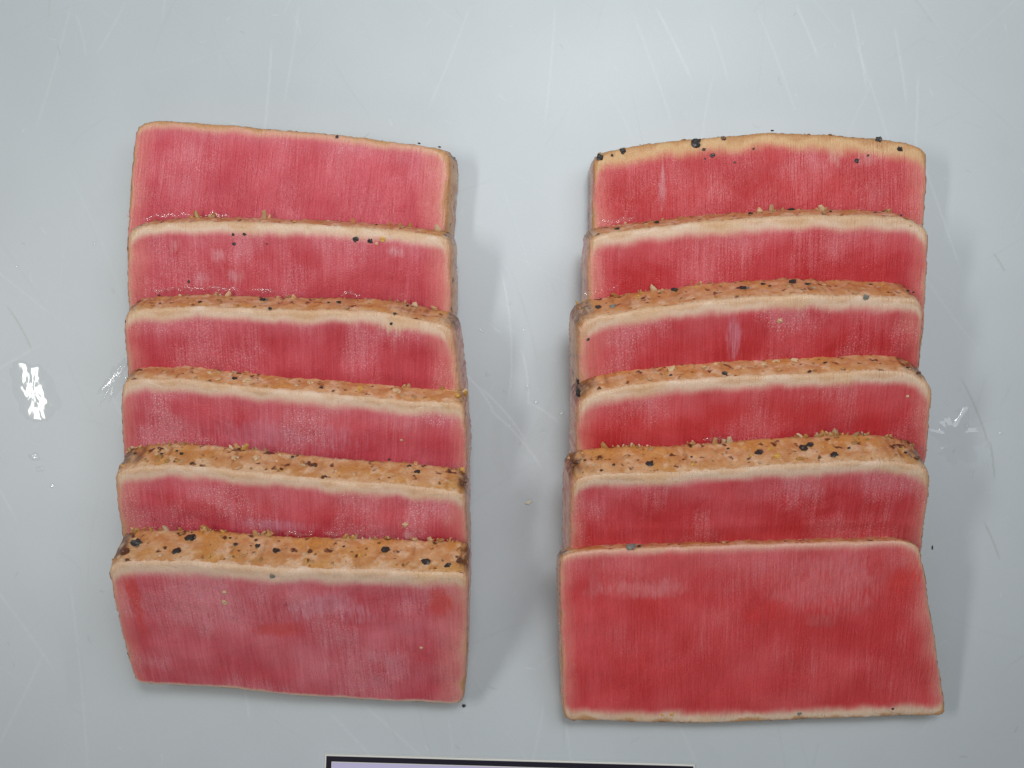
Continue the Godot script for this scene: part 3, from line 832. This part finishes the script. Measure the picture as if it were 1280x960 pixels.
# where each slice lies: (x, z) of the middle of its upper face edge, the height y of that edge, its turn and tilt, its size, its outline and what sticks to it
func slices() -> Array:
	var all := [
		{"number": 0, "seed": 1000, "turn": 0.00, "label": "flat slice at the top of the left row, its pink face bare of pepper",
			"x": -53.50, "y": 10.92, "z": -59.79, "yaw": -5.34, "tilt": 3, "thick": 9, "tall": 37, "wide": 76.24, "flare": Vector2(0.3, 2.2), "foot": Vector2(-1, 0),
			"top": [Vector2(3.8, 0.9), Vector2(25.3, 1.4), Vector2(48.8, 1.4), Vector2(73.2, 0.7)],
			"bits": "f,49,0.8,0.9,p c,68.8,0.2,0.9,p c,73.8,0.2,0.9,b f,0.2,-23,0.6,c",
			"side": Vector2(0.5, 0.35), "washed_shade": 0.30, "round": 34, "cooked": Color(0.89, 0.71, 0.57), "soft": 0.5, "singe": 1.00, "torn": 0.10, "frost_glint": 0.25, "rim": Vector4(1.7, 2.2, 2, 1.6), "deep": Color(.76, .225, .28), "flesh": Color(.83, .345, .39), "veil": -0.12, "fray": 0.25, "brown": 0.75, "lean": 0.0},
		{"number": 1, "seed": 1037, "turn": 0.13, "label": "second slice down the left row, spotted pale, with a yellow crumb between pepper flakes",
			"x": -52.55, "y": 19.57, "z": -34.33, "yaw": -1.30, "tilt": 16, "thick": 8.5, "tall": 37, "wide": 75.15, "flare": Vector2(0.5, 1.4), "foot": Vector2(0.5, 0),
			"top": [Vector2(4.9, 1.4), Vector2(17.2, 2.4), Vector2(32.1, 2.6), Vector2(54.6, 1.8), Vector2(69.5, 0.8)],
			"bits": "f,24.7,-0.6,0.8,p f,27.5,-0.5,1.1,p f,25,-2.8,1.1,p f,32.7,-2.6,0.6,p f,53.6,-1,1.7,p f,57,-1.3,1.5,p f,59.8,-0.9,1.5,y f,58.5,-1.9,0.9,c r,8,-8.5,1.9,p r,8,-5.8,0.8,p r,8,-14.1,0.8,p c,16.6,8.8,0.8,p c,57.6,5.7,0.8,p",
			"side": Vector2(0.4, 0.45), "washed_shade": 0.60, "round": 26, "wet": [[1.5, 13, 0.4], [16, 22, 0.2]], "singe": 0.70, "torn": 0.20, "frost_glint": 0.50, "rim": Vector4(2.3, 2, 2, 1.8), "deep": Color(.73, .205, .25), "flesh": Color(.81, .34, .385), "veil": -0.06, "fray": 0.4, "lean": 0.0, "spots": [[11.0, -3.5, 1.6, 1.8, Color(0.80, 0.52, 0.52), 0.7], [21.0, -5.5, 1.9, 2.0, Color(0.82, 0.52, 0.54), 0.75], [17.0, -11.0, 2.6, 1.8, Color(0.82, 0.52, 0.55), 0.8], [25.0, -10.5, 2.0, 1.8, Color(0.80, 0.50, 0.52), 0.7], [63.0, -3.8, 1.9, 1.6, Color(0.84, 0.57, 0.58), 0.8]]},
		{"number": 2, "seed": 1074, "turn": 0.26, "label": "third slice down the left row, cream rim widest at the dark-flecked right corner",
			"x": -51.48, "y": 24.33, "z": -13.58, "yaw": -2.54, "tilt": 24, "thick": 9.5, "tall": 37, "wide": 74.84, "flare": Vector2(0.5, 1.5), "foot": Vector2(0, 4),
			"top": [Vector2(2.8, 0.9), Vector2(17.6, 2.1), Vector2(34, 2.1), Vector2(48.7, 2.6), Vector2(57.8, 2.7), Vector2(65.1, 1.7)],
			"bits": "c,5.5,9.7,0.8,p c,16.9,2.4,1.1,p c,30.7,6.5,2.3,p f,33.7,2.5,1.1,p c,46.2,4.8,0.8,p c,48.5,5.6,1.3,p c,63.6,6.9,0.9,p f,61.3,0.1,0.9,p f,62,2.5,0.8,p r,9,-7.1,2.3,p r,9,-10.6,1.7,p l,0.6,-2.5,0.8,p f,15.4,7.9,0.8,p",
			"side": Vector2(0.5, 0.8), "washed_shade": 0.80, "round": 22, "wet": [[4, 24, 1.2], [27, 33, 0.8], [48, 53, 0.5]], "singe": 0.90, "torn": 0.40, "frost_glint": 0.60, "rim": Vector4(2.4, 2.2, 2, 1.7), "deep": Color(.72, .18, .225), "flesh": Color(.81, .335, .38), "veil": -0.04, "fray": 0.5, "lean": 0.0, "spots": [[62.0, 0.2, 5.0, 3.4, Color(0.85, 0.72, 0.60), 0.9]]},
		{"number": 3, "seed": 1111, "turn": 0.39, "label": "fourth slice down the left row, frosted face under ragged cream crumbs",
			"x": -50.28, "y": 23.99, "z": 3.45, "yaw": -3.46, "tilt": 28, "thick": 7.5, "tall": 37, "wide": 78.78, "flare": Vector2(0, 0.4), "foot": Vector2(1, 1.5),
			"top": [Vector2(2.8, 1), Vector2(13, 1.9), Vector2(33, 0.8), Vector2(49.5, 0.5), Vector2(64.1, -0.2)],
			"bits": "c,25.7,3,1.5,p c,45.8,2.3,1.1,p c,28.6,3.3,2.8,c c,24.1,4.8,1.5,c c,42.8,4.4,1.7,c c,62.7,4,2.5,c c,19.4,4.5,1.7,c c,54.4,3.8,1.7,y f,64.6,-10.3,0.8,c c,76.7,3.6,1.5,y c,51.3,2.2,0.8,p",
			"side": Vector2(0.8, 0.8), "wet": [[50, 62, 1.6], [66, 71, 1.0]], "singe": 0.50, "torn": 1.00, "frost_glint": 1.00, "rim": Vector4(2.6, 1.3, 2, 1.2), "deep": Color(.76, .235, .28), "flesh": Color(.85, .42, .46), "veil": 0.03, "fray": 1.1, "lean": 0.02, "spots": [[37.0, -11.0, 15.0, 3.5, Color(0.82, 0.56, 0.63), 0.45]]},
		{"number": 4, "seed": 1148, "turn": 0.52, "label": "fifth slice down the left row, tan crust with one brown flake at its middle",
			"x": -49.93, "y": 27.87, "z": 23.72, "yaw": -3.12, "tilt": 33, "thick": 9.2, "tall": 37, "wide": 78.85, "flare": Vector2(0.3, 0), "foot": Vector2(0, 1.5),
			"top": [Vector2(3.4, 1.5), Vector2(10.7, 2.7), Vector2(17.9, 2.9), Vector2(33.9, 2.2), Vector2(46.4, 1.3), Vector2(64.3, 1)],
			"bits": "c,9.8,4.7,0.9,p c,13,5.8,0.8,p c,14.4,4.6,1.1,p c,38.9,7.3,0.9,p c,44.2,5.1,2.3,b c,37.4,2,0.9,b c,60.6,9.5,0.8,p c,65.6,7.6,1.3,p c,67.7,5.8,1.7,p c,26.4,4.6,1.9,c c,30.9,5.4,1.9,c c,35.9,7.4,1.1,c c,78.4,4,1.7,b c,49.4,3.5,0.9,c f,65.5,-9.6,1.7,c c,3.4,5.9,0.8,p",
			"side": Vector2(0.6, 0.6), "washed_shade": 0.30, "singe": 1.00, "torn": 0.90, "frost_glint": 1.00, "rim": Vector4(2.6, 1.8, 2, 2.0), "deep": Color(.76, .22, .265), "flesh": Color(.85, .41, .455), "veil": 0.0, "fray": 1.2, "lean": 0.01, "spots": [[35.0, -12.0, 9.0, 1.8, Color(0.82, 0.55, 0.62), 0.6], [66.0, -12.5, 1.2, 1.3, Color(0.85, 0.6, 0.6), 0.8]]},
		{"number": 5, "seed": 1185, "turn": 0.65, "label": "nearest slice of the left row, whole frosted face shown under a thick peppered crust",
			"x": -49.46, "y": 30.94, "z": 42.94, "yaw": -1.01, "tilt": 36, "thick": 11, "tall": 37.5, "wide": 79.55, "flare": Vector2(0, 0), "foot": Vector2(0, -1.5),
			"top": [Vector2(3.1, 1.7), Vector2(20.8, 2.1), Vector2(36.4, 0.6), Vector2(54, 0.6)],
			"bits": "c,5,6.3,3,p c,17,7.9,3,p c,14.9,3.6,2.3,p c,25.5,8.4,0.8,p c,27.2,6.4,1.1,p c,32.1,6.5,1.3,p c,31.2,8.3,0.9,b c,36.4,5.5,2.1,p c,43.8,5.5,1.3,b c,42.8,4.9,1.1,c c,51.2,7.6,0.8,p c,60.6,6.4,2.3,p c,70.1,3.4,2.5,p c,75,2.4,1.9,p c,77.4,3.8,1.9,b f,36.2,-1.3,1.5,g f,25.1,-6.6,1.3,c f,24.5,-9.8,1.5,c f,68.6,-22.9,0.9,c c,3,3.4,2.3,b c,39.4,3,0.8,c c,55.2,4.8,0.9,y",
			"side": Vector2(0.6, 0.7), "wet": [[37, 44, 0.2], [46, 50, 0.2]], "singe": 1.20, "torn": 1.00, "frost_glint": 0.50, "rim": Vector4(3.1, 2.6, 1.1, 1.3), "deep": Color(.77, .265, .305), "flesh": Color(.86, .46, .50), "veil": 0.0, "fray": 1.1, "brown": 0.3, "lean": -0.03, "drop": Vector2(0, 5.0), "low": [Vector2(68, -4.6), Vector2(55, -4.1), Vector2(40, -3.1), Vector2(27, -1.6), Vector2(14, -0.2)], "spots": [[4.5, -10.0, 1.6, 9.0, Color(0.82, 0.27, 0.26), 0.8], [36.0, -18.0, 5.5, 2.0, Color(0.80, 0.28, 0.27), 0.6], [47.0, -11.0, 9.0, 4.0, Color(0.84, 0.58, 0.63), 0.6], [73.0, -7.0, 2.6, 6.0, Color(0.82, 0.28, 0.26), 0.7], [68.0, -25.0, 4.0, 3.0, Color(0.78, 0.27, 0.29), 0.6]]},
		{"number": 6, "seed": 1222, "turn": 0.78, "label": "arched slice at the top of the right row with black flecks along its tan rim",
			"x": 60.38, "y": 11.56, "z": -55.49, "yaw": 0.83, "tilt": 4, "thick": 9, "tall": 37, "wide": 80.85, "flare": Vector2(0.4, 0), "foot": Vector2(0, -3),
			"top": [Vector2(3.3, 1.1), Vector2(11.1, 2.5), Vector2(24.7, 3.7), Vector2(42.1, 5), Vector2(57.6, 4.2), Vector2(75.1, 2.4)],
			"bits": "f,1.3,-0.6,2.1,p f,7,0.9,1.7,p f,4.3,-0.1,0.9,p f,24.8,2.5,2.8,p f,26.6,1,1.1,p f,28.7,-0.4,1.5,p f,26.9,-1.2,0.6,p f,34.1,-2.2,0.8,p f,38.6,1,0.8,p c,43.2,0.2,0.9,p f,74.1,0.5,1.7,p f,66.3,-1,0.8,p f,63.6,-2.3,1.3,p f,69.2,2.9,1.9,p f,31.4,3.6,1.5,b",
			"side": Vector2(0.9, 0.5), "washed_shade": 0.50, "cooked": Color(0.87, 0.69, 0.50), "singe": 0.80, "torn": 0.10, "frost_glint": 0.30, "rim": Vector4(3.2, 2.0, 2, 1.6), "deep": Color(.73, .14, .16), "flesh": Color(.80, .265, .28), "veil": -0.12, "fray": 0.6, "brown": 0.95, "fade": 0.5, "lean": 0.0, "spots": [[16.5, -7.5, 0.9, 7.0, Color(0.80, 0.50, 0.52), 0.75], [66.0, -1.5, 3.0, 2.5, Color(0.82, 0.52, 0.50), 0.7], [58.0, 0.5, 1.6, 3.0, Color(0.85, 0.62, 0.58), 0.7]]},
		{"number": 7, "seed": 1259, "turn": 0.91, "label": "second slice down the right row, plain face under a smooth cream rim",
			"x": 57.51, "y": 22.14, "z": -34.04, "yaw": 1.50, "tilt": 18, "thick": 10, "tall": 37, "wide": 78.69, "flare": Vector2(1.0, 0), "foot": Vector2(0, 0),
			"top": [Vector2(11.5, 1.7), Vector2(30, 3.1), Vector2(48.5, 3.7), Vector2(67, 3.1), Vector2(72.6, 2.6)],
			"bits": "c,6.9,2.3,1.5,p c,16.3,5.7,1.7,p c,38.3,5.8,1.5,p c,48.5,9.1,3,p c,57,5.3,0.8,p c,70.6,8.2,1.1,p c,73.8,5.7,0.9,p c,67.8,6.1,0.8,p f,74.2,0.7,0.9,c",
			"side": Vector2(0.85, 0.8), "washed_shade": 0.95, "wet": [[4, 12, 0.6]], "singe": 0.60, "torn": 0.20, "frost_glint": 0.40, "rim": Vector4(2.6, 1.6, 2, 1.4), "deep": Color(.73, .145, .17), "flesh": Color(.80, .29, .32), "veil": -0.1, "fray": 0.4, "lean": 0.0},
		{"number": 8, "seed": 1296, "turn": 1.04, "label": "third slice down the right row, a cream tongue of fat dripping from its rim",
			"x": 54.28, "y": 27.61, "z": -15.22, "yaw": 3.74, "tilt": 26, "thick": 12, "tall": 37, "wide": 78.00, "flare": Vector2(1.5, 0), "foot": Vector2(0, 0),
			"top": [Vector2(3.6, 0.7), Vector2(13.6, 1.9), Vector2(31.7, 3.2), Vector2(49.7, 2.9), Vector2(67.9, 1.3)],
			"bits": "c,23,9.7,1.9,p c,38.4,5.8,2.6,p c,43.3,7.9,1.5,p c,44.5,6.6,0.9,p c,50.2,8.6,2.5,p c,53.4,6.7,1.5,p c,68.5,8.1,0.9,p c,76,4.7,0.8,p c,77.6,5.5,0.8,p c,5.5,5.2,1.7,p f,1.7,-4.4,0.9,p c,8.7,4.6,1.7,g f,64.8,1.3,1.7,g c,27.9,8.8,1.1,y c,14.7,8.2,1.1,y f,45.4,-2.8,1.5,c",
			"side": Vector2(0.3, 0.8), "washed_shade": 0.60, "round": 26, "wet": [[3, 11, 1.2], [43, 56, 0.6]], "singe": 0.80, "torn": 0.70, "frost_glint": 0.70, "rim": Vector4(2.7, 1.4, 2, 2.6), "deep": Color(.72, .14, .165), "flesh": Color(.81, .31, .34), "veil": -0.06, "fray": 0.9, "lean": 0.0, "spots": [[50.5, 1.2, 1.9, 3.6, Color(0.83, 0.68, 0.60), 0.9], [43.0, 1.0, 3.5, 2.5, Color(0.83, 0.58, 0.58), 0.7], [35.0, -7.0, 1.6, 5.0, Color(0.80, 0.50, 0.56), 0.7], [75.0, -5.0, 4.0, 3.5, Color(0.82, 0.44, 0.40), 0.6]]},
		{"number": 9, "seed": 1333, "turn": 1.17, "label": "fourth slice down the right row, a long dark char mark on its left end",
			"x": 55.26, "y": 26.68, "z": 3.57, "yaw": 2.59, "tilt": 29, "thick": 10, "tall": 37, "wide": 80.23, "flare": Vector2(1.2, 0), "foot": Vector2(0, 0.5),
			"top": [Vector2(3.8, 2.2), Vector2(13.7, 3.7), Vector2(31.7, 4.4), Vector2(49.7, 4.3), Vector2(67.6, 4.4), Vector2(74.9, 3.5)],
			"bits": "c,21.1,2.8,0.9,p c,33,1.5,1.5,p c,42.7,5.7,0.9,p c,56.7,4.7,1.1,p c,68.7,3.3,0.6,p c,74.8,2.3,0.9,p c,52.1,1,1.1,p l,0.6,2.2,2.6,p l,0.6,4.8,1.5,p c,21.8,6.1,2.5,c c,46,6.7,2.1,c c,49.9,6.8,2.1,c c,42.8,5.7,1.7,c c,29.1,5.6,1.1,c f,74.7,-2.4,0.9,c c,76.8,1,1.3,b",
			"side": Vector2(0.85, 0.7), "washed_shade": 0.50, "wet": [[2, 12, 0.5]], "singe": 0.90, "torn": 0.40, "frost_glint": 0.50, "rim": Vector4(2.6, 1.5, 2, 1.5), "deep": Color(.76, .17, .19), "flesh": Color(.83, .32, .345), "veil": -0.13, "fray": 1.0, "lean": 0.0},
		{"number": 10, "seed": 1370, "turn": 1.30, "label": "fifth slice down the right row, broad tan crust dotted with black peppercorn halves",
			"x": 53.56, "y": 29.81, "z": 22.23, "yaw": 1.54, "tilt": 34, "thick": 11, "tall": 37, "wide": 79.40, "flare": Vector2(1.6, 0), "foot": Vector2(0, 2),
			"top": [Vector2(3.9, 1.4), Vector2(23.4, 1.6), Vector2(42.8, 2.7), Vector2(60.4, 3.4), Vector2(69.3, 3.1), Vector2(76.6, 1.8)],
			"bits": "c,3.8,5.9,0.8,b c,6.5,1.4,0.8,p c,9.5,3.3,0.8,p c,17.3,3.5,2.3,p c,24.9,4.5,0.8,p c,26.7,5.2,0.6,p c,35.4,7.7,0.9,p c,41.9,5.2,2.3,p c,39.9,3.9,1.1,y c,51.9,5.7,2.3,p c,53.7,7.1,2.3,p c,58.2,2.8,2.1,p c,62,5,0.9,p c,74.7,4.4,0.9,p c,76.9,3.1,1.5,b c,45.3,3.2,1.9,y c,44.5,6.2,1.1,y c,2,5.9,1.9,b f,22.6,-0.5,0.8,c c,26.6,2.4,1.1,y",
			"side": Vector2(1.0, 0.8), "washed_shade": 0.40, "wet": [[30, 35, 0.3]], "singe": 0.90, "torn": 0.50, "frost_glint": 0.60, "rim": Vector4(2.6, 1.4, 2, 1.0), "deep": Color(.76, .175, .20), "flesh": Color(.84, .34, .37), "veil": -0.03, "fray": 1.0, "lean": -0.03},
		{"number": 11, "seed": 1407, "turn": 1.43, "label": "nearest slice of the right row, largest of all, its smooth red face entirely uncovered",
			"x": 51.65, "y": 24.75, "z": 39.15, "yaw": 1.26, "tilt": 24, "thick": 7.5, "tall": 44, "wide": 81.62, "flare": Vector2(0.4, 0), "foot": Vector2(-0.8, 11.5),
			"top": [Vector2(7.2, 1.3), Vector2(27.1, 1.6), Vector2(54.1, 1.9), Vector2(72.2, 1.9), Vector2(78.5, 1.7)],
			"bits": "c,16.3,0.4,2.6,g c,18.1,0.7,1.1,p f,79.8,-44,0.8,p f,57.5,-45,1.3,g f,24.4,-44.4,0.9,y f,26.7,-44.2,1.1,y",
			"side": Vector2(0.6, 0.8), "hold": 0.42, "singe": 0.70, "torn": 0.25, "frost_glint": 0.20, "rim": Vector4(1.5, 1.6, 2.9, 1.2), "deep": Color(.78, .19, .20), "flesh": Color(.85, .325, .34), "veil": -0.24, "fray": 0.35, "soft": 0.8, "brown": 0.35, "skew": 3.2, "round": 9, "lean": -0.05, "bulge": 0.15, "drop": Vector2(1.8, 2.8), "low": [Vector2(86, -2.5), Vector2(75, -2.6), Vector2(57, -3.1), Vector2(37, -3.5), Vector2(19, -2.7), Vector2(6, -1.9)], "spots": [[17.0, -9.0, 9.0, 2.2, Color(0.86, 0.50, 0.51), 0.6], [8.0, -8.5, 2.5, 3.0, Color(0.78, 0.42, 0.44), 0.5], [62.0, -9.5, 14.0, 6.5, Color(0.86, 0.51, 0.53), 0.45], [47.0, -17.0, 6.0, 3.5, Color(0.82, 0.19, 0.19), 0.6], [79.0, -9.0, 4.5, 5.0, Color(0.86, 0.25, 0.23), 0.7], [60.0, -19.0, 3.5, 2.0, Color(0.78, 0.38, 0.38), 0.5]]},
	]
	return all
